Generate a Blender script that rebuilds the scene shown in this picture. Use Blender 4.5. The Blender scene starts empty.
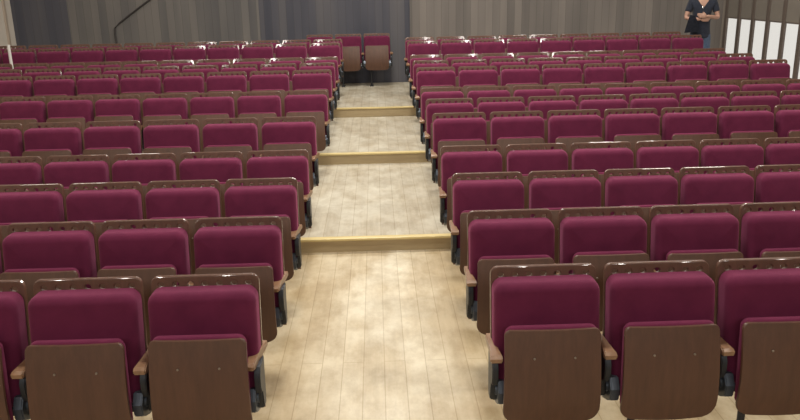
import bpy, bmesh, math, random
from mathutils import Vector, Matrix
random.seed(7)
scn = bpy.context.scene
COL = scn.collection
PI = math.pi

# ------------------------------------------------------------------ render look
scn.view_settings.view_transform = 'Standard'
scn.view_settings.look = 'None'
scn.view_settings.gamma = 1.0
scn.view_settings.exposure = 0.0
scn.view_settings.use_curve_mapping = False

# ------------------------------------------------------------------ materials
def mat(name, base, rough=0.6, metal=0.0, coat=0.0, sheen=0.0, sheen_tint=None, spec=0.5, coat_rough=0.12):
    m = bpy.data.materials.new(name); m.use_nodes = True
    b = m.node_tree.nodes['Principled BSDF']
    b.inputs['Base Color'].default_value = (*base, 1)
    b.inputs['Roughness'].default_value = rough
    b.inputs['Metallic'].default_value = metal
    b.inputs['Coat Weight'].default_value = coat
    b.inputs['Coat Roughness'].default_value = coat_rough
    b.inputs['Specular IOR Level'].default_value = spec
    b.inputs['Sheen Weight'].default_value = sheen
    if sheen_tint: b.inputs['Sheen Tint'].default_value = (*sheen_tint, 1)
    return m
def N(m, t, **kw):
    n = m.node_tree.nodes.new(t)
    for k, v in kw.items(): setattr(n, k, v)
    return n
def L(m, a, b): m.node_tree.links.new(a, b)
def bsdf(m): return m.node_tree.nodes['Principled BSDF']
def coords(m, scale=(1, 1, 1), rot=(0, 0, 0), kind='Object', offset=False):
    tc = N(m, 'ShaderNodeTexCoord'); mp = N(m, 'ShaderNodeMapping')
    mp.inputs['Scale'].default_value = scale; mp.inputs['Rotation'].default_value = rot
    L(m, tc.outputs[kind], mp.inputs['Vector'])
    if offset:
        oi = N(m, 'ShaderNodeObjectInfo')
        mul = N(m, 'ShaderNodeMath', operation='MULTIPLY'); mul.inputs[1].default_value = 37.0
        L(m, oi.outputs['Random'], mul.inputs[0]); L(m, mul.outputs[0], mp.inputs['Location'])
    return mp.outputs['Vector']
def noise(m, vec, scale, detail=4, rough=0.6):
    n = N(m, 'ShaderNodeTexNoise')
    n.inputs['Scale'].default_value = scale; n.inputs['Detail'].default_value = detail; n.inputs['Roughness'].default_value = rough
    L(m, vec, n.inputs['Vector']); return n.outputs['Fac']
def ramp(m, fac, stops):
    r = N(m, 'ShaderNodeValToRGB'); e = r.color_ramp.elements
    while len(e) < len(stops): e.new(0.5)
    for i, (p, c) in enumerate(stops): e[i].position = p; e[i].color = (*c, 1)
    L(m, fac, r.inputs['Fac']); return r.outputs['Color']
def mix(m, fac, a, b, mode='MIX'):
    x = N(m, 'ShaderNodeMix', data_type='RGBA', blend_type=mode)
    if isinstance(fac, (int, float)): x.inputs['Factor'].default_value = fac
    else: L(m, fac, x.inputs['Factor'])
    for s, v in ((6, a), (7, b)):
        if isinstance(v, tuple): x.inputs[s].default_value = (*v, 1)
        else: L(m, v, x.inputs[s])
    return x.outputs[2]
def bump(m, fac, strength=0.2, dist=0.01):
    b = N(m, 'ShaderNodeBump'); b.inputs['Strength'].default_value = strength; b.inputs['Distance'].default_value = dist
    L(m, fac, b.inputs['Height']); L(m, b.outputs['Normal'], bsdf(m).inputs['Normal'])

def wood(name, c1, c2, rough=0.35, coat=0.3, axis=2, coat_rough=0.12):
    m = mat(name, c1, rough, coat=coat, coat_rough=coat_rough)
    sc = [14, 14, 14]; sc[axis] = 1.3
    v = coords(m, tuple(sc), offset=True)
    f = noise(m, v, 2.2, 6, 0.65)
    L(m, ramp(m, f, [(0.25, c1), (0.75, c2)]), bsdf(m).inputs['Base Color'])
    bump(m, f, 0.06, 0.004)
    return m
M = {}
M['wood_dark'] = wood('dark varnished plywood', (0.085, 0.037, 0.023), (0.135, 0.058, 0.036), 0.42, 0.85, 2, 0.05)
M['wood_seat'] = wood('brown seat plywood', (0.072, 0.032, 0.019), (0.114, 0.051, 0.029), 0.5, 0.12, 2, 0.3)
M['wood_arm'] = wood('worn armrest beech', (0.21, 0.115, 0.062), (0.31, 0.175, 0.098), 0.4, 0.3, 1)
m = M['fabric'] = mat('maroon plush', (0.14, 0.013, 0.042), 0.9, sheen=0.35, sheen_tint=(0.85, 0.25, 0.45), spec=0.2)
v = coords(m, offset=True)
f1 = noise(m, v, 9, 3); f2 = noise(m, v, 420, 2)
L(m, ramp(m, f1, [(0.3, (0.095, 0.0105, 0.037)), (0.7, (0.122, 0.0145, 0.047))]), bsdf(m).inputs['Base Color'])
bump(m, f2, 0.25, 0.002)
M['steel'] = mat('dark blued steel', (0.045, 0.048, 0.055), 0.45, 0.6)
M['casting'] = mat('blue grey casting', (0.085, 0.10, 0.125), 0.4, 0.5)

def floor_mat(name, c_dark, c_mid, c_light, worn, wornamt, rough=0.38, edge_tint=None):
    m = mat(name, c_mid, rough, spec=0.45)
    vec = coords(m, (1, 1, 1), (0, 0, PI / 2))
    br = N(m, 'ShaderNodeTexBrick', offset=0.37, squash=1.0)
    for k, vv in (('Scale', 1.0), ('Mortar Size', 0.0028), ('Mortar Smooth', 0.3), ('Brick Width', 3.1), ('Row Height', 0.126), ('Bias', 0.0)):
        br.inputs[k].default_value = vv
    br.inputs['Color1'].default_value = (0.92, 0.91, 0.90, 1); br.inputs['Color2'].default_value = (1, 1, 1, 1)
    br.inputs['Mortar'].default_value = (0.72, 0.67, 0.60, 1)
    L(m, vec, br.inputs['Vector'])
    grain = noise(m, coords(m, (16, 1.1, 1)), 1.6, 6, 0.65)
    big = noise(m, coords(m, (1.6, 0.7, 1)), 1.9, 5, 0.6)
    c = ramp(m, grain, [(0.25, c_dark), (0.55, c_mid), (0.8, c_light)])
    c = mix(m, ramp(m, big, [(0.42, (0, 0, 0)), (0.62, (1, 1, 1))]), c, worn) if wornamt else c
    if edge_tint:      # boards tinted darker and tanner away from the middle of the aisle
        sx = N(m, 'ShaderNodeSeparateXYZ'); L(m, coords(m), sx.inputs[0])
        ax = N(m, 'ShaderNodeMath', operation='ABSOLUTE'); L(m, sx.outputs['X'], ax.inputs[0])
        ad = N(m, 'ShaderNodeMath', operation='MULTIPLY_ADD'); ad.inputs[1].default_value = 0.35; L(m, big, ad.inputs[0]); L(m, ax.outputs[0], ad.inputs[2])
        c = mix(m, ramp(m, ad.outputs[0], [(0.28, (0, 0, 0)), (0.72, (1, 1, 1))]), c, mix(m, 1.0, c, edge_tint, 'MULTIPLY'))
    st = noise(m, coords(m, (2.2, 1.5, 1)), 2.7, 6, 0.7)
    c = mix(m, 0.85, c, ramp(m, st, [(0.30, (0.72, 0.67, 0.60)), (0.58, (1, 1, 1))]), 'MULTIPLY')
    c = mix(m, 1.0, c, br.outputs['Color'], 'MULTIPLY')
    L(m, c, bsdf(m).inputs['Base Color'])
    rr = N(m, 'ShaderNodeMapRange'); rr.inputs['To Min'].default_value = rough - 0.08; rr.inputs['To Max'].default_value = rough + 0.2
    L(m, st, rr.inputs['Value']); L(m, rr.outputs[0], bsdf(m).inputs['Roughness'])
    bump(m, br.outputs['Fac'], -0.3, 0.003)
    return m
M['floor'] = floor_mat('pale floorboards', (0.51, 0.425, 0.29), (0.59, 0.50, 0.35), (0.64, 0.55, 0.40), (0.76, 0.70, 0.56), True, edge_tint=(0.80, 0.74, 0.64))
M['tier'] = floor_mat('scuffed whitish boards', (0.38, 0.335, 0.255), (0.47, 0.42, 0.325), (0.52, 0.47, 0.37), (0.55, 0.515, 0.425), True, 0.45)
M['riser'] = wood('yellowish riser board', (0.37, 0.28, 0.155), (0.47, 0.37, 0.215), 0.5, 0.1, 0)
M['nosing'] = wood('yellow nosing strip', (0.62, 0.49, 0.22), (0.74, 0.60, 0.30), 0.4, 0.2, 0)

def planks(name, tones, width=0.14, soft=(2.2, 1, 0.25)):
    m = mat(name, tones[0], 0.6, spec=0.3)
    v = coords(m, (1 / width, 1, 1))
    sx = N(m, 'ShaderNodeSeparateXYZ'); L(m, v, sx.inputs[0])
    fl = N(m, 'ShaderNodeMath', operation='FLOOR'); L(m, sx.outputs['X'], fl.inputs[0])
    wn = N(m, 'ShaderNodeTexWhiteNoise', noise_dimensions='1D'); L(m, fl.outputs[0], wn.inputs['W'])
    n = noise(m, coords(m, soft), 1.2, 3, 0.5)
    mx = N(m, 'ShaderNodeMath', operation='MULTIPLY_ADD'); mx.inputs[1].default_value = 0.30
    L(m, wn.outputs['Value'], mx.inputs[0])
    sub = N(m, 'ShaderNodeMath', operation='MULTIPLY'); sub.inputs[1].default_value = 0.74; L(m, n, sub.inputs[0])
    L(m, sub.outputs[0], mx.inputs[2])
    k = len(tones) - 1
    c = ramp(m, mx.outputs[0], [(0.22 + 0.5 * i / k, t) for i, t in enumerate(tones)])
    fr = N(m, 'ShaderNodeMath', operation='FRACT'); L(m, sx.outputs['X'], fr.inputs[0])
    gap = N(m, 'ShaderNodeMath', operation='LESS_THAN'); gap.inputs[1].default_value = 0.05; L(m, fr.outputs[0], gap.inputs[0])
    c = mix(m, gap.outputs[0], c, mix(m, 0.45, c, (0.05, 0.045, 0.04)))
    L(m, c, bsdf(m).inputs['Base Color'])
    return m
M['plank_brown'] = planks('grey brown wall boards', [(0.110, 0.099, 0.094), (0.162, 0.145, 0.134), (0.218, 0.193, 0.175)])
M['plank_grey'] = planks('blue grey wall boards', [(0.054, 0.056, 0.074), (0.080, 0.080, 0.098), (0.112, 0.107, 0.116)])
M['plank_mixed'] = planks('mixed grey wall boards', [(0.094, 0.091, 0.096), (0.140, 0.132, 0.128), (0.185, 0.170, 0.158)])

def plaster(name, c, rough=0.85):
    m = mat(name, c, rough, spec=0.2)
    f = noise(m, coords(m), 3.0, 6)
    L(m, ramp(m, f, [(0.3, tuple(x * 0.9 for x in c)), (0.7, c)]), bsdf(m).inputs['Base Color'])
    bump(m, noise(m, coords(m), 60, 3), 0.1, 0.003)
    return m
M['cream'] = plaster('cream plaster', (0.66, 0.60, 0.53))
M['taupe'] = plaster('taupe plaster', (0.27, 0.235, 0.205))
M['ceiling'] = plaster('ceiling paint', (0.60, 0.58, 0.54))
M['mullion'] = wood('dark brown mullion', (0.085, 0.066, 0.056), (0.13, 0.10, 0.085), 0.5, 0.1, 2)
M['trimwood'] = wood('pale brown trim', (0.42, 0.34, 0.27), (0.52, 0.43, 0.35), 0.5, 0.1, 2)
M['blind'] = plaster('taupe blind cloth', (0.20, 0.178, 0.155))
M['white'] = mat('white enamel', (0.78, 0.76, 0.73), 0.35)
M['cable'] = mat('black cable', (0.045, 0.04, 0.04), 0.5)
m = M['glass'] = mat('window glass', (1, 1, 1), 0.02)
nt = m.node_tree; out = nt.nodes['Material Output']
tr = N(m, 'ShaderNodeBsdfTransparent'); gl = N(m, 'ShaderNodeBsdfGlossy'); gl.inputs['Roughness'].default_value = 0.03
ms = N(m, 'ShaderNodeMixShader'); lw = N(m, 'ShaderNodeLayerWeight'); fr = N(m, 'ShaderNodeMath', operation='POWER'); fr.inputs[1].default_value = 5.0
L(m, lw.outputs['Facing'], fr.inputs[0]); L(m, fr.outputs[0], ms.inputs[0]); L(m, tr.outputs[0], ms.inputs[1]); L(m, gl.outputs[0], ms.inputs[2]); L(m, ms.outputs[0], out.inputs['Surface'])
def cloth(name, c1, c2, s=30):
    m = mat(name, c1, 0.9, sheen=0.15, spec=0.2)
    f = noise(m, coords(m), s, 4)
    L(m, ramp(m, f, [(0.35, c1), (0.65, c2)]), bsdf(m).inputs['Base Color'])
    bump(m, noise(m, coords(m), 14, 3), 0.3, 0.01)
    return m
M['shirt'] = cloth('dark navy cotton', (0.022, 0.026, 0.040), (0.032, 0.037, 0.055))
M['jeans'] = cloth('blue denim', (0.055, 0.085, 0.15), (0.095, 0.13, 0.20))
M['jacket'] = cloth('black jacket cloth', (0.018, 0.02, 0.03), (0.030, 0.034, 0.048))
M['shoe'] = mat('black shoe leather', (0.02, 0.018, 0.018), 0.4)
M['skin'] = mat('skin', (0.46, 0.27, 0.20), 0.55); 
f = noise(M['skin'], coords(M['skin']), 12, 3); L(M['skin'], ramp(M['skin'], f, [(0.3, (0.43, 0.245, 0.18)), (0.7, (0.49, 0.29, 0.22))]), bsdf(M['skin']).inputs['Base Color'])
M['hair'] = cloth('dark brown hair', (0.03, 0.02, 0.014), (0.055, 0.036, 0.025), 60)
M['eye'] = mat('eye', (0.05, 0.035, 0.03), 0.15)
M['screw'] = mat('dull screw', (0.30, 0.26, 0.22), 0.5, 0.6)
M['silver'] = mat('silver', (0.8, 0.8, 0.8), 0.2, 1.0)

# ------------------------------------------------------------------ mesh helpers
def sharpen(bm, deg=38):
    a = math.radians(deg)
    for fc in bm.faces: fc.smooth = True
    for e in bm.edges:
        if len(e.link_faces) == 2: e.smooth = e.calc_face_angle(0) < a
        else: e.smooth = False
def to_mesh(bm, name, m):
    bmesh.ops.recalc_face_normals(bm, faces=bm.faces[:])
    sharpen(bm, 14 if name in ('back_panel', 'seat_panel', 'armrest') else 38)
    me = bpy.data.meshes.new(name); bm.to_mesh(me); bm.free()
    me.materials.append(m); return me
def obj(name, data, m=None, parent=None, loc=None):
    if isinstance(data, bmesh.types.BMesh): data = to_mesh(data, name, m)
    elif m is not None and not data.materials: data.materials.append(m)
    o = bpy.data.objects.new(name, data); COL.objects.link(o)
    if parent: o.parent = parent
    if loc: o.location = loc
    return o
def tag(o, label=None, cat=None, group=None, kind=None):
    if label: o['label'] = label
    if cat: o['category'] = cat
    if group: o['group'] = group
    if kind: o['kind'] = kind
    return o
def struct(name, data, m=None, parent=None):
    o = obj(name, data, m, parent); o['kind'] = 'structure'; return o
def empty(name, loc):
    o = bpy.data.objects.new(name, None); COL.objects.link(o); o.location = loc
    o.empty_display_size = 0.2; return o
def box(bm, x0, x1, y0, y1, z0, z1, bev=0.0, seg=2):
    r = bmesh.ops.create_cube(bm, size=1.0, matrix=Matrix.Translation(((x0 + x1) / 2, (y0 + y1) / 2, (z0 + z1) / 2)) @ Matrix.Diagonal((x1 - x0, y1 - y0, z1 - z0, 1)))
    if bev:
        es = {e for v in r['verts'] for e in v.link_edges}
        bmesh.ops.bevel(bm, geom=list(es), offset=bev, segments=seg, affect='EDGES', profile=0.5)
    return bm
def B(*a, **k): return box(bmesh.new(), *a, **k)
def slab(w, h, t, rc_top, rc_bot, edge, eseg=3, cuts_z=0, cuts_x=0):
    """upright rounded plate: x in +-w/2, z in 0..h, y in -t..0 (front is -y)"""
    pts = []
    def arc(cx, cz, r, a0, a1, n=6):
        for i in range(n + 1):
            a = a0 + (a1 - a0) * i / n
            pts.append((cx + r * math.cos(a), cz + r * math.sin(a)))
    x = w / 2
    arc(x - rc_top, h - rc_top, rc_top, 0, PI / 2); arc(-x + rc_top, h - rc_top, rc_top, PI / 2, PI)
    arc(-x + rc_bot, rc_bot, rc_bot, PI, 1.5 * PI); arc(x - rc_bot, rc_bot, rc_bot, 1.5 * PI, 2 * PI)
    bm = bmesh.new()
    fv = [bm.verts.new((p[0], -t, p[1])) for p in pts]; bv = [bm.verts.new((p[0], 0, p[1])) for p in pts]
    ff = bm.faces.new(fv); fb = bm.faces.new(bv[::-1]); n = len(pts)
    for i in range(n): bm.faces.new((fv[i], bv[i], bv[(i + 1) % n], fv[(i + 1) % n]))
    if edge:
        es = list(ff.edges) + list(fb.edges)
        bmesh.ops.bevel(bm, geom=es, offset=edge, segments=eseg, affect='EDGES', profile=0.5, clamp_overlap=True)
    for i in range(cuts_z):
        bmesh.ops.bisect_plane(bm, geom=bm.verts[:] + bm.edges[:] + bm.faces[:], plane_co=(0, 0, h * (i + 1) / (cuts_z + 1)), plane_no=(0, 0, 1))
    for i in range(cuts_x):
        bmesh.ops.bisect_plane(bm, geom=bm.verts[:] + bm.edges[:] + bm.faces[:], plane_co=(-x + w * (i + 1) / (cuts_x + 1), 0, 0), plane_no=(1, 0, 0))
    return bm
def warp(bm, fn):
    for v in bm.verts: v.co = Vector(fn(*v.co))
    return bm
def tube(bm, pts, r, n=8):
    pts = [Vector(p) for p in pts]; rings = []
    for i, p in enumerate(pts):
        d = (pts[min(i + 1, len(pts) - 1)] - pts[max(i - 1, 0)]).normalized()
        a = d.cross(Vector((0, 0, 1)) if abs(d.z) < 0.9 else Vector((1, 0, 0))).normalized(); b = d.cross(a)
        rr = r[i] if isinstance(r, (list, tuple)) else r
        rings.append([bm.verts.new(p + (a * math.cos(2 * PI * k / n) + b * math.sin(2 * PI * k / n)) * rr) for k in range(n)])
    for q in range(len(rings) - 1):
        for k in range(n): bm.faces.new((rings[q][k], rings[q][(k + 1) % n], rings[q + 1][(k + 1) % n], rings[q + 1][k]))
    bm.faces.new(rings[0][::-1]); bm.faces.new(rings[-1]); return bm
def extrude_profile(pts, x0, x1, bev=0.0):
    """profile in (y,z) extruded along x"""
    bm = bmesh.new()
    a = [bm.verts.new((x0, p[0], p[1])) for p in pts]; b = [bm.verts.new((x1, p[0], p[1])) for p in pts]; n = len(pts)
    bm.faces.new(a); bm.faces.new(b[::-1])
    for i in range(n): bm.faces.new((a[i], b[i], b[(i + 1) % n], a[(i + 1) % n]))
    if bev: bmesh.ops.bevel(bm, geom=[e for e in bm.edges if abs(e.verts[0].co.x - e.verts[1].co.x) < 1e-6], offset=bev, segments=2, affect='EDGES')
    return bm

# ------------------------------------------------------------------ place: measured layout (metres)
W = 0.53                      # seat pitch
XR, XL = 0.480, -0.545        # aisle edges of the two blocks
ROW_Y = [3.304, 4.210, 5.127, 6.062, 6.968, 7.892, 8.789, 9.727, 10.654, 11.542, 12.417, 13.296]
TIER = [0, 0, 0, 0, 1, 1, 1, 2, 2, 2, 3, 3]
TZ = [0.0, 0.121, 0.256, 0.400]
RISER_Y = [6.29, 9.16, 11.84]
Y0, Y1 = -7.0, 15.0
WXL, WXR = -6.79, 6.69
CEIL = 6.0

# ------------------------------------------------------------------ setting
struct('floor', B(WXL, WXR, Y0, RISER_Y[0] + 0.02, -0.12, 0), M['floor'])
for i in range(3):
    ya = RISER_Y[i] + 0.022; yb = (RISER_Y[i + 1] + 0.02) if i < 2 else Y1
    struct('floor_tier', B(WXL, WXR, ya, yb, -0.12, TZ[i + 1]), M['tier'])
    t = struct('trim_%d' % (i + 1), B(WXL, WXR, RISER_Y[i], RISER_Y[i] + 0.022, TZ[i], TZ[i + 1] - 0.018), M['riser'])
    obj('nosing', B(WXL, WXR, RISER_Y[i] - 0.018, RISER_Y[i] + 0.055, TZ[i + 1] - 0.018, TZ[i + 1] + 0.004, 0.005), M['nosing'], t)
struct('ceiling', B(WXL - 0.2, WXR + 0.2, Y0 - 0.2, Y1 + 0.2, CEIL, CEIL + 0.15), M['ceiling'])
struct('wall_front', B(WXL - 0.2, WXR + 0.2, Y0 - 0.2, Y0, -0.12, CEIL), M['taupe'])
# back wall: three runs of upright boarding in different tones
bx = [WXL - 0.2, -5.75, -2.19, 0.66, WXR]
struct('wall_back', B(bx[0], bx[1], Y1, Y1 + 0.2, -0.12, CEIL), M['plank_grey'])
struct('wall_back', B(bx[1], bx[2], Y1, Y1 + 0.2, -0.12, CEIL), M['plank_mixed'])
struct('wall_back', B(bx[2], bx[3], Y1 + 0.02, Y1 + 0.2, -0.12, CEIL), M['plank_grey'])
struct('wall_back', B(bx[3], bx[4], Y1, Y1 + 0.2, -0.12, CEIL), M['plank_brown'])
struct('wall_left', B(WXL - 0.2, WXL, Y0, Y1, -0.12, CEIL), M['cream'])
struct('trim_4', B(WXL, WXL + 0.03, 14.66, 14.74, TZ[3], CEIL, 0.008), M['trimwood'])
# window wall on the right
WB, WT, WY0 = 0.50, 3.40, 8.95
PITCH = 0.535; NB = 11
WY1 = WY0 + NB * PITCH
struct('wall_right', B(WXR, WXR + 0.2, Y0, WY0, -0.12, CEIL), M['taupe'])
struct('wall_right', B(WXR, WXR + 0.03, WY1, Y1 + 0.2, -0.12, CEIL), M['taupe'])
struct('wall_right', B(WXR, WXR + 0.2, WY0, WY1, -0.12, WB), M['taupe'])
struct('wall_right', B(WXR, WXR + 0.2, WY0, WY1, WT, CEIL), M['taupe'])
ORD = ['first', 'second', 'third', 'fourth', 'fifth', 'sixth', 'seventh', 'eighth', 'ninth', 'tenth', 'eleventh', 'twelfth']
for k in range(NB):
    ya = WY1 - (k + 1) * PITCH; yb = ya + PITCH
    w_ = struct('window_%d' % (k + 1), B(WXR + 0.016, WXR + 0.022, ya + 0.054, yb - 0.054, WB + 0.04, WT - 0.04), M['glass'])
    fb = bmesh.new()
    box(fb, WXR + 0.008, WXR + 0.03, ya + 0.054, yb - 0.054, WB, WB + 0.05); box(fb, WXR + 0.008, WXR + 0.03, ya + 0.054, yb - 0.054, WT - 0.05, WT)
    obj('window_rail', fb, M['mullion'], w_)
    obj('mullion', B(WXR - 0.012, WXR + 0.030, yb - 0.052, yb + 0.052, WB, WT, 0.006), M['mullion'], w_)
    if k == NB - 1: obj('mullion', B(WXR - 0.012, WXR + 0.030, ya - 0.052, ya + 0.052, WB, WT, 0.006), M['mullion'], w_)
    r = empty('roller_blind', (WXR + 0.006, (ya + yb) / 2, WT - 0.08))
    tag(r, 'half-lowered taupe roller blind in the %s window bay from the back wall' % ORD[k], 'blind', 'roller blinds in the window bays')
    zb = 1.515 - r.location.z
    bl = bmesh.new(); box(bl, -0.002, 0.002, -0.21, 0.21, zb, 0.0); obj('blind_cloth', bl, M['blind'], r)
    obj('bottom_bar', B(-0.006, 0.006, -0.21, 0.21, zb - 0.02, zb + 0.006, 0.004), M['mullion'], r)
    obj('roller', tube(bmesh.new(), [(-0.006, -0.212, 0.02), (-0.006, 0.212, 0.02)], 0.016, 14), M['mullion'], r)

# ------------------------------------------------------------------ the tip-up seat
TOP = 0.96; REC = math.tan(math.radians(8))
def recl(x, y, z): return (x, y - (TOP - z) * REC, z)
def back_panel_mesh():
    w, z0, z1, rt = 0.492, 0.33, TOP, 0.030
    cu = bpy.data.curves.new('outline', 'CURVE'); cu.dimensions = '2D'; cu.fill_mode = 'BOTH'
    cu.extrude = 0.006; cu.bevel_depth = 0.005; cu.bevel_resolution = 2
    pts = []; x = w / 2 - 0.005; z1 -= 0.005
    for i in range(7): a = PI / 2 * i / 6; pts.append((x - rt + rt * math.cos(a), z1 - rt + rt * math.sin(a)))
    for i in range(7): a = PI / 2 + PI / 2 * i / 6; pts.append((-x + rt + rt * math.cos(a), z1 - rt + rt * math.sin(a)))
    pts += [(-x, z0), (x, z0)]
    def spl(ps):
        s = cu.splines.new('POLY'); s.points.add(len(ps) - 1); s.use_cyclic_u = True
        for p, q in zip(s.points, ps): p.co = (q[0], q[1], 0, 1)
    spl(pts)
    for k in range(-3, 4):
        spl([(k * 0.066 + 0.0195 * math.cos(2 * PI * j / 14), 0.921 + 0.0175 * math.sin(2 * PI * j / 14)) for j in range(14)])
    t = bpy.data.objects.new('outline', cu); COL.objects.link(t)
    dg = bpy.context.evaluated_depsgraph_get(); me0 = bpy.data.meshes.new_from_object(t.evaluated_get(dg))
    bpy.data.objects.remove(t); bpy.data.curves.remove(cu)
    bm = bmesh.new(); bm.from_mesh(me0); bpy.data.meshes.remove(me0)
    bmesh.ops.remove_doubles(bm, verts=bm.verts[:], dist=1e-5)
    warp(bm, lambda a, b, c: (a, c, b)); warp(bm, recl)
    return bm
def pillow(w, h, t, rc, R, ns=6, back_r=0.008):
    """soft upright pad: x in +-w/2, z in 0..h, front towards -y, edges rolled with radius R"""
    def ring(ins, y):
        r = max(rc - ins, 0.004); x = w / 2 - ins; pts = []
        for cx, cz, a0 in ((x - r, h - ins - r, 0), (-x + r, h - ins - r, PI / 2), (-x + r, ins + r, PI), (x - r, ins + r, 1.5 * PI)):
            for i in range(7):
                a = a0 + PI / 2 * i / 6; pts.append((cx + r * math.cos(a), y, cz + r * math.sin(a)))
        return pts
    rings = [ring(back_r, 0), ring(0, -back_r)]
    for i in range(ns + 1):
        a = PI / 2 * i / ns; rings.append(ring(R * (1 - math.cos(a)), -(t - R) - R * math.sin(a)))
    rings.append(ring(R * 2.0, -t - 0.004)); rings.append(ring(R * 3.2, -t - 0.006))
    bm = bmesh.new(); vs = [[bm.verts.new(p) for p in r] for r in rings]; n = len(vs[0])
    for q in range(len(vs) - 1):
        for k in range(n): bm.faces.new((vs[q][k], vs[q][(k + 1) % n], vs[q + 1][(k + 1) % n], vs[q + 1][k]))
    bm.faces.new(vs[0][::-1]); bm.faces.new(vs[-1]); return bm
def back_cushion_mesh():
    return warp(pillow(0.484, 0.915 - 0.41, 0.108, 0.050, 0.040), lambda x, y, z: recl(x, y - 0.0105, z + 0.41))
SP_T, SP_B = 0.750, 0.312      # seat panel top / bottom when tipped up
def seat_y(z):                 # front face of the panel over the height
    u = (z - SP_B) / (SP_T - SP_B)
    return -0.298 + 0.042 * u - 0.020 * math.sin(PI * u) + 0.02 * max(0, 0.25 - u) / 0.25
def seat_panel_mesh():
    h = SP_T - SP_B
    bm = slab(0.430, h, 0.016, 0.022, 0.055, 0.005, 2, 8, 4)
    def f(x, y, z):
        u = z / h
        if z < 0.02: z -= 0.010 * (1 - (2 * x / 0.44) ** 2)
        return (x * (0.985 + 0.03 * (1 - u)), y + 0.016 + seat_y(SP_B + h * u) + 0.012 * (2 * x / 0.44) ** 2, SP_B + z)
    return warp(bm, f)
def seat_cushion_mesh():
    h = SP_T - SP_B - 0.024
    bm = pillow(0.416, h, 0.052, 0.04, 0.010, 3, 0.022)
    def f(x, y, z):
        u = z / h
        return (x, y + 0.052 + 0.017 + seat_y(SP_B + (SP_T - SP_B) * u) + 0.011 * (2 * x / 0.44) ** 2, SP_B + 0.028 + z + (0.004 * (2 * x / 0.42) ** 2 if u > 0.9 else 0))
    return warp(bm, f)
def armrest_mesh():
    pts = [(0.0, 0.622), (-0.13, 0.626), (-0.235, 0.624), (-0.254, 0.614), (-0.250, 0.594), (-0.225, 0.588), (-0.09, 0.588), (0.0, 0.596)]
    bm = extrude_profile(pts, -0.028, 0.028, 0.005)
    for i in (1, 2, 3): bmesh.ops.bisect_plane(bm, geom=bm.verts[:] + bm.edges[:] + bm.faces[:], plane_co=(0, -0.06 * i - 0.02, 0), plane_no=(0, 1, 0))
    def f(x, y, z):
        k = min(1, max(0, (-0.165 - y) / 0.06)); return (x * (0.60 + 0.40 * k * k * (3 - 2 * k)), y, z)
    return warp(bm, f)
def bracket_mesh():
    pts = [(-0.200, 0.588), (-0.222, 0.55), (-0.222, 0.50), (-0.205, 0.460), (-0.182, 0.455), (-0.175, 0.47), (-0.165, 0.39), (-0.155, 0.36), (-0.105, 0.36),
           (-0.095, 0.43), (-0.100, 0.52), (-0.085, 0.588)]
    return extrude_profile(pts, -0.014, 0.014, 0.004)
def pivot_mesh():
    bm = extrude_profile([(-0.230, 0.43), (-0.222, 0.372), (-0.19, 0.355), (-0.12, 0.325), (-0.10, 0.325), (-0.09, 0.42), (-0.12, 0.478), (-0.2, 0.478)], -0.021, 0.021, 0.005)
    return tube(bm, [(-0.030, -0.165, 0.42), (0.030, -0.165, 0.42)], 0.028, 12)
def rail_mesh():
    return B(-W / 2 + 0.0165, W / 2 - 0.0165, -0.155, -0.115, 0.355, 0.392, 0.004)
def screw_mesh():
    return tube(bmesh.new(), [(0, 0.003, 0), (0, -0.002, 0)], [0.0055, 0.0045], 10)
def leg_mesh():
    bm = bmesh.new(); tube(bm, [(0, -0.135, 0.0), (0, -0.135, 0.36)], 0.018, 10)
    box(bm, -0.03, 0.03, -0.20, 0.0, 0.0, 0.012, 0.003); return bm
ME = {n: to_mesh(f(), n, M[mm]) for n, f, mm in (('back_panel', back_panel_mesh, 'wood_dark'), ('back_cushion', back_cushion_mesh, 'fabric'), ('seat_panel', seat_panel_mesh, 'wood_seat'),
      ('seat_cushion', seat_cushion_mesh, 'fabric'), ('armrest', armrest_mesh, 'wood_arm'), ('side_bracket', bracket_mesh, 'steel'), ('pivot', pivot_mesh, 'casting'), ('rail', rail_mesh, 'steel'), ('leg', leg_mesh, 'steel'), ('screw', screw_mesh, 'screw'))}
def make_seat(loc, side, both, label, group, name='theatre_seat', rot=0.0, jitter=True, toe=0.0, screws=False, inset=0.0):
    """side: -1 armrest on the seat's low-x side, +1 on the high-x side"""
    root = empty(name, loc); root.rotation_euler = (0, 0, rot)
    tag(root, label, 'theatre seat', group)
    def part(n, p=root, l=(0, 0, 0)):
        return obj(n, ME[n], None, p, l)
    part('back_panel'); part('back_cushion')
    sp = part('seat_panel'); sc = part('seat_cushion')
    if jitter:
        a = random.uniform(-0.010, 0.010); dz = random.uniform(-0.006, 0.006)
        for o in (sp, sc): o.location = (0, 0, dz); o.rotation_euler = (0, 0, a)
    part('rail'); part('leg', root, (0.05 if inset and side < 0 else -0.115, 0, 0))
    if screws:
        for x in (-0.085, 0.095): part('screw', sp, (x, seat_y(0.63) - 0.002, 0.63))
    for s in ((side, -side) if both else (side,)):
        x = s * (W / 2 - (inset if s == side else 0))
        a = part('armrest', root, (x, 0, 0)); b = part('side_bracket', root, (x, 0, 0))
        part('pivot', b, (-s * 0.036, 0, 0))
        if toe and s == side:
            a.rotation_euler = (0, 0, toe); b.location = (x - 0.006, 0, 0)
    return root

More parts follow.
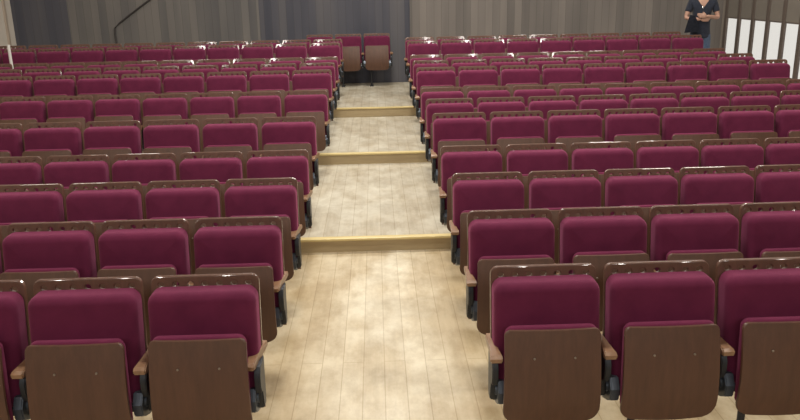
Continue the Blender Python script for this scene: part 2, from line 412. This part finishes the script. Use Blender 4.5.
# camera geometry (also used to leave out seats that lie wholly outside the picture)
CAM_H = 2.213
YAW, PIT, ROL, FPX = 0.0268, 0.2857, 0.0197, 765.5
fw = Vector((math.sin(YAW) * math.cos(PIT), math.cos(YAW) * math.cos(PIT), -math.sin(PIT)))
rt = Vector((math.cos(YAW), -math.sin(YAW), 0)); up = rt.cross(fw)
r2 = rt * math.cos(ROL) - up * math.sin(ROL); u2 = rt * math.sin(ROL) + up * math.cos(ROL)
def in_view(p, m=30):
    d = Vector(p) - Vector((0, 0, CAM_H)); z = d.dot(fw)
    return -m < 400 + FPX * d.dot(r2) / z < 800 + m
SEATGROUP = 'maroon tip-up theatre seats in rows'
leftrow = 0
for i, (y, t) in enumerate(zip(ROW_Y, TIER)):
    rows = [(1, XR, 9, 'window-side block', i)]
    if i != 5:
        rows.append((-1, XL, 11, 'block by cream wall', leftrow)); leftrow += 1
    for s, xe, n, bl, ri in rows:
        last = 10 if s < 0 else 11
        rowname = '%s row from the front' % ORD[ri] if ri < last - 1 else ('last row but one' if ri == last - 1 else 'rearmost row')
        if ri == 0: rowname = 'front row'
        for k in range(n):
            x = xe + s * (k + 0.5) * W
            if not in_view((x - s * W / 2, y, TZ[t] + 0.8)): break
            pos = 'on the aisle' if k == 0 else '%s from the aisle' % ORD[k]
            if k == n - 1: pos = 'at the wall end'
            make_seat((x, y, TZ[t]), -s, k == n - 1, 'tipped-up maroon seat %s, %s, %s' % (pos, rowname, bl), SEATGROUP,
                      toe=(-0.16 if s < 0 and k == 0 else 0.0), screws=ri < 3, inset=0.018 if k == 0 else 0.0)
# three spare seats along the back wall at the end of the aisle
for x, lab, both in ((0.02, 'maroon tip-up seat against the back wall, in full view at the end of the aisle', True),
               (-0.51, 'maroon tip-up seat against the back wall, half hidden by the left seat rows', False),
               (-1.04, 'maroon tip-up seat against the back wall, only its top showing behind the rows', False)):
    make_seat((x, 14.62, TZ[3]), -1, both, lab, 'spare seats against the back wall')

# ------------------------------------------------------------------ small things at the back
cb = bmesh.new(); cy = Y1 - 0.025
tube(cb, [(-3.55, cy, 2.62), (-3.9, cy, 2.31), (-4.2, cy, 2.04), (-4.55, cy, 1.81), (-4.82, cy, 1.62), (-4.90, cy, 1.54), (-4.915, cy, 1.42), (-4.905, cy, 1.2), (-4.90, cy, 0.45)], 0.016, 8)
tag(obj('cable', cb, M['cable']), 'thick dark cable bent across the boarded back wall', 'cable')
p = empty('white_post', (-5.55, 11.99, TZ[3]))
tag(p, 'slim white post standing between seat rows by the cream wall', 'post')
obj('shaft', tube(bmesh.new(), [(0, 0, 0.01), (0, 0, 1.06)], 0.022, 12), M['white'], p)
obj('base', tube(bmesh.new(), [(0, 0, 0), (0, 0, 0.012)], 0.07, 16), M['white'], p)

# ------------------------------------------------------------------ person
def skin_mesh(chains, sub=2, remesh=None, extra=None):
    """chains: list of lists of (co, rx, ry); a chain whose first co equals an earlier vertex joins it"""
    me = bpy.data.meshes.new('skin'); verts = []; edges = []; rad = []; idx = {}
    for ch in chains:
        prev = None
        for co, rx, ry in ch:
            key = tuple(round(c, 4) for c in co)
            if key not in idx: idx[key] = len(verts); verts.append(co); rad.append((rx, ry))
            k = idx[key]
            if prev is not None: edges.append((prev, k))
            prev = k
    me.from_pydata(verts, edges, []); o = bpy.data.objects.new('skin', me); COL.objects.link(o)
    sm = o.modifiers.new('s', 'SKIN'); sm.use_smooth_shade = True
    sv = me.skin_vertices[0].data
    for v, r in zip(sv, rad): v.radius = r; v.use_root = False
    sv[0].use_root = True
    o.modifiers.new('d', 'SUBSURF').levels = sub
    dg = bpy.context.evaluated_depsgraph_get(); out = bpy.data.meshes.new_from_object(o.evaluated_get(dg))
    bpy.data.objects.remove(o); bpy.data.meshes.remove(me)
    if extra:
        bm = bmesh.new(); bm.from_mesh(out); extra(bm); bm.to_mesh(out); bm.free()
    if remesh:
        o = bpy.data.objects.new('rm', out); COL.objects.link(o)
        rm = o.modifiers.new('r', 'REMESH'); rm.mode = 'VOXEL'; rm.voxel_size = remesh; rm.use_smooth_shade = True
        cs = o.modifiers.new('c', 'SMOOTH'); cs.iterations = 3; cs.factor = 0.5
        dg = bpy.context.evaluated_depsgraph_get(); o2 = bpy.data.meshes.new_from_object(o.evaluated_get(dg))
        bpy.data.objects.remove(o); bpy.data.meshes.remove(out); out = o2
    for pl in out.polygons: pl.use_smooth = True
    return out
def ell(bm, c, r, rot=None, u=20, v=14):
    mt = Matrix.Translation(c) @ (rot or Matrix()) @ Matrix.Diagonal((*r, 1))
    bmesh.ops.create_uvsphere(bm, u_segments=u, v_segments=v, radius=1, matrix=mt)
person = empty('person', (5.68, 13.55, TZ[3])); person.rotation_euler = (0, 0, math.radians(-14))
tag(person, 'person in a dark v-neck top and blue jeans standing by the windows, arms folded', 'person')
# local frame: faces -y, z up, person's right hand on -x
SH = [(0.185, 0.01, 1.425), (-0.185, 0.01, 1.425)]
EL = [(0.268, -0.03, 1.165), (-0.268, -0.03, 1.165)]
WR = [(0.045, -0.215, 1.205), (-0.035, -0.185, 1.150)]
HD = [(-0.045, -0.218, 1.215), (0.050, -0.185, 1.150)]
ch = [[((0, 0.01, 0.95), 0.155, 0.105), ((0, 0.005, 1.08), 0.138, 0.098), ((0, 0.0, 1.25), 0.15, 0.105), ((0, 0.012, 1.40), 0.13, 0.085), ((0, 0.02, 1.48), 0.056, 0.056), ((0, 0.008, 1.56), 0.052, 0.052)]]
for s in (1, -1):
    q = 0 if s > 0 else 1
    ch.append([((0, 0.012, 1.40), 0.13, 0.085), (SH[q], 0.062, 0.062), (tuple((a + b) / 2 for a, b in zip(SH[q], EL[q])), 0.050, 0.050), (EL[q], 0.040, 0.040),
               (tuple(a * 0.55 + b * 0.45 for a, b in zip(EL[q], WR[q])), 0.038, 0.038), (WR[q], 0.025, 0.029)])
    ch.append([((0, 0.01, 0.95), 0.155, 0.105), ((s * 0.095, 0.012, 0.83), 0.090, 0.092), ((s * 0.11, 0.0, 0.50), 0.056, 0.058), ((s * 0.115, 0.02, 0.30), 0.052, 0.054), ((s * 0.12, 0.03, 0.08), 0.036, 0.04)])
def add_head_hands(bm):
    ell(bm, (0, 0.005, 1.655), (0.074, 0.094, 0.112)); ell(bm, (0, -0.022, 1.597), (0.052, 0.062, 0.058))
    ell(bm, (0, -0.092, 1.645), (0.013, 0.020, 0.026)); ell(bm, (0, -0.080, 1.600), (0.024, 0.010, 0.006)); ell(bm, (0, -0.078, 1.589), (0.021, 0.010, 0.006))
    ell(bm, (0, -0.080, 1.676), (0.05, 0.012, 0.010))
    for s in (1, -1): ell(bm, (s * 0.075, 0.012, 1.648), (0.012, 0.020, 0.030))
    # hands: palm, four bent fingers of unequal length, thumb from the side of the palm
    for q, s in ((0, -1), (1, 1)):
        w = Vector(WR[q]); h = Vector(HD[q]); d = (h - w).normalized(); upv = Vector((0, 0, 1)); nrm = d.cross(upv).normalized()
        rotm = Matrix((d, upv, nrm)).transposed().to_4x4()
        ell(bm, w + d * 0.045, (0.052, 0.042, 0.017), rotm, 14, 10)
        curl = Vector((0, 1, 0))
        for k, ln in enumerate((0.068, 0.078, 0.072, 0.056)):
            b0 = w + d * 0.078 + upv * (0.030 - 0.020 * k)
            tube(bm, [b0 - d * 0.02, b0 + d * ln * 0.40, b0 + d * ln * 0.78 + curl * 0.014, b0 + d * ln * 0.95 + curl * 0.034], [0.0095, 0.009, 0.008, 0.0065], 8)
        b0 = w + d * 0.018 + upv * 0.026
        tube(bm, [b0, b0 + d * 0.026 + upv * 0.026, b0 + d * 0.055 + upv * 0.036], [0.012, 0.0105, 0.008], 8)
body = skin_mesh(ch, 2, 0.007, add_head_hands); obj('body', body, M['skin'], person)
# shirt with short sleeves
def mid(a, b, t): return tuple(x * (1 - t) + y * t for x, y in zip(a, b))
sh = [[((0, 0.012, 0.80), 0.195, 0.145), ((0, 0.012, 0.88), 0.188, 0.138), ((0, 0.008, 0.97), 0.172, 0.124), ((0, 0.005, 1.10), 0.158, 0.114), ((0, 0.0, 1.25), 0.168, 0.122), ((0, 0.012, 1.41), 0.152, 0.104), ((0, 0.018, 1.468), 0.088, 0.078)]]
for q in (0, 1):
    sh.append([((0, 0.012, 1.41), 0.152, 0.104), (SH[q], 0.080, 0.080), (mid(SH[q], EL[q], 0.5), 0.066, 0.066), (mid(SH[q], EL[q], 0.62), 0.063, 0.063)])
shm = skin_mesh(sh, 3)
bm = bmesh.new(); bm.from_mesh(shm)      # cut the open v-neck
for sx_ in (1, -1):
    bmesh.ops.bisect_plane(bm, geom=bm.verts[:] + bm.edges[:] + bm.faces[:], plane_co=(0, 0, 1.34), plane_no=(sx_, 0, -0.7))
dead = [f_ for f_ in bm.faces if (lambda c: c.z > 1.34 and c.y < 0.02 and abs(c.x) < (c.z - 1.34) * 0.7 and abs(c.x) < 0.095)(f_.calc_center_median())]
bmesh.ops.delete(bm, geom=dead, context='FACES'); bm.to_mesh(shm); bm.free()
obj('shirt', shm, M['shirt'], person)
jn = [[((0, 0.012, 0.985), 0.163, 0.115), ((0, 0.012, 0.90), 0.168, 0.120)]]
for s in (1, -1):
    jn.append([((0, 0.012, 0.90), 0.168, 0.120), ((s * 0.097, 0.012, 0.80), 0.100, 0.102), ((s * 0.112, 0.0, 0.50), 0.074, 0.076), ((s * 0.117, 0.018, 0.28), 0.068, 0.070), ((s * 0.12, 0.025, 0.07), 0.064, 0.068)])
obj('jeans', skin_mesh(jn, 2), M['jeans'], person)
for s in (1, -1):
    bm = bmesh.new(); ell(bm, (s * 0.125, -0.045, 0.045), (0.047, 0.135, 0.044)); ell(bm, (s * 0.122, 0.03, 0.07), (0.045, 0.06, 0.06))
    for v in bm.verts: v.co.z = max(v.co.z, 0.002)
    obj('shoe', bm, M['shoe'], person)
bm = bmesh.new(); ell(bm, (0, 0.028, 1.685), (0.084, 0.092, 0.098)); ell(bm, (0, 0.055, 1.615), (0.072, 0.055, 0.085))
obj('hair', bm, M['hair'], person)
for s in (1, -1):
    bm = bmesh.new(); ell(bm, (s * 0.030, -0.0835, 1.657), (0.012, 0.007, 0.007), None, 12, 8); obj('eye', bm, M['eye'], person)
bm = bmesh.new(); ell(bm, (-0.01, -0.118, 1.345), (0.016, 0.007, 0.018), None, 12, 8)
obj('pendant', bm, M['silver'], person)['label'] = 'small silver pendant'
# jacket hung over the person's right forearm
jk = bmesh.new(); nx, nz = 12, 16; grid = []
for i in range(nx + 1):
    row = []
    for j in range(nz + 1):
        u = 0.30 + 0.20 * i / nx; t = j / nz; arm = Vector(mid(EL[1], WR[1], u)); R_ = 0.062
        a = -0.10 + 1.10 * t
        if a < 0.25: th = a / 0.25 * PI / 2; yy = arm.y - R_ * math.sin(th); zz = arm.z + R_ * math.cos(th)
        else:
            dl = (a - 0.25) / 0.75 * (0.25 - 0.05 * u); yy = arm.y - R_ - 0.010 * math.sin(u * 19 + dl * 6) - 0.05 * dl; zz = arm.z - dl - 0.01 * math.sin(u * 9)
        row.append(jk.verts.new((arm.x + 0.20 * max(0, a) ** 0.7 * (i / nx - 0.45), yy - 0.03 * max(0, a) * i / nx, zz)))
    grid.append(row)
for i in range(nx):
    for j in range(nz): jk.faces.new((grid[i][j], grid[i + 1][j], grid[i + 1][j + 1], grid[i][j + 1]))
bmesh.ops.solidify(jk, geom=jk.faces[:], thickness=0.010)
j = obj('jacket', jk, M['jacket']); j.location = person.location; j.rotation_euler = person.rotation_euler
tag(j, "dark jacket draped over the standing person's forearm", 'jacket')

# ------------------------------------------------------------------ light
wd = bpy.data.worlds.new('World'); scn.world = wd; wd.use_nodes = True
bg = wd.node_tree.nodes['Background']; bg.inputs['Color'].default_value = (1.0, 0.965, 0.90, 1); bg.inputs['Strength'].default_value = 0.82
def area(name, loc, sx, sy, power, color=(1, 0.95, 0.86), rot=(0, 0, 0)):
    l = bpy.data.lights.new(name, 'AREA'); l.shape = 'RECTANGLE'; l.size = sx; l.size_y = sy; l.energy = power; l.color = color
    o = bpy.data.objects.new(name, l); COL.objects.link(o); o.location = loc; o.rotation_euler = rot; return o
for y, k in ((4.6, 0.95), (8.2, 0.95), (11.8, 0.95)):
    for x, e in ((-4.2, 45), (0, 190), (4.2, 115)):
        area('ceiling_lamp', (x, y, CEIL - 0.1), 1.2, 0.6, e * k)
for x in (-6.4, -5.0, -3.6, -2.2, -0.8, 0.6, 2.0, 3.4, 4.8, 6.2):          # small high lamps over the stage end of the hall
    area('stage_lamp', (x, -4.0, 4.55), 0.13, 1.1, 34, (1, 0.96, 0.9), (math.radians(80), 0, 0))

# ------------------------------------------------------------------ camera
cam = bpy.data.cameras.new('Camera'); co = bpy.data.objects.new('Camera', cam); COL.objects.link(co)
cam.sensor_width = 36.0; cam.lens = FPX / 800 * 36.0; cam.clip_start = 0.05
mw = Matrix((r2, u2, -fw)).transposed().to_4x4(); mw.translation = (0, 0, CAM_H)
co.matrix_world = mw
scn.camera = co
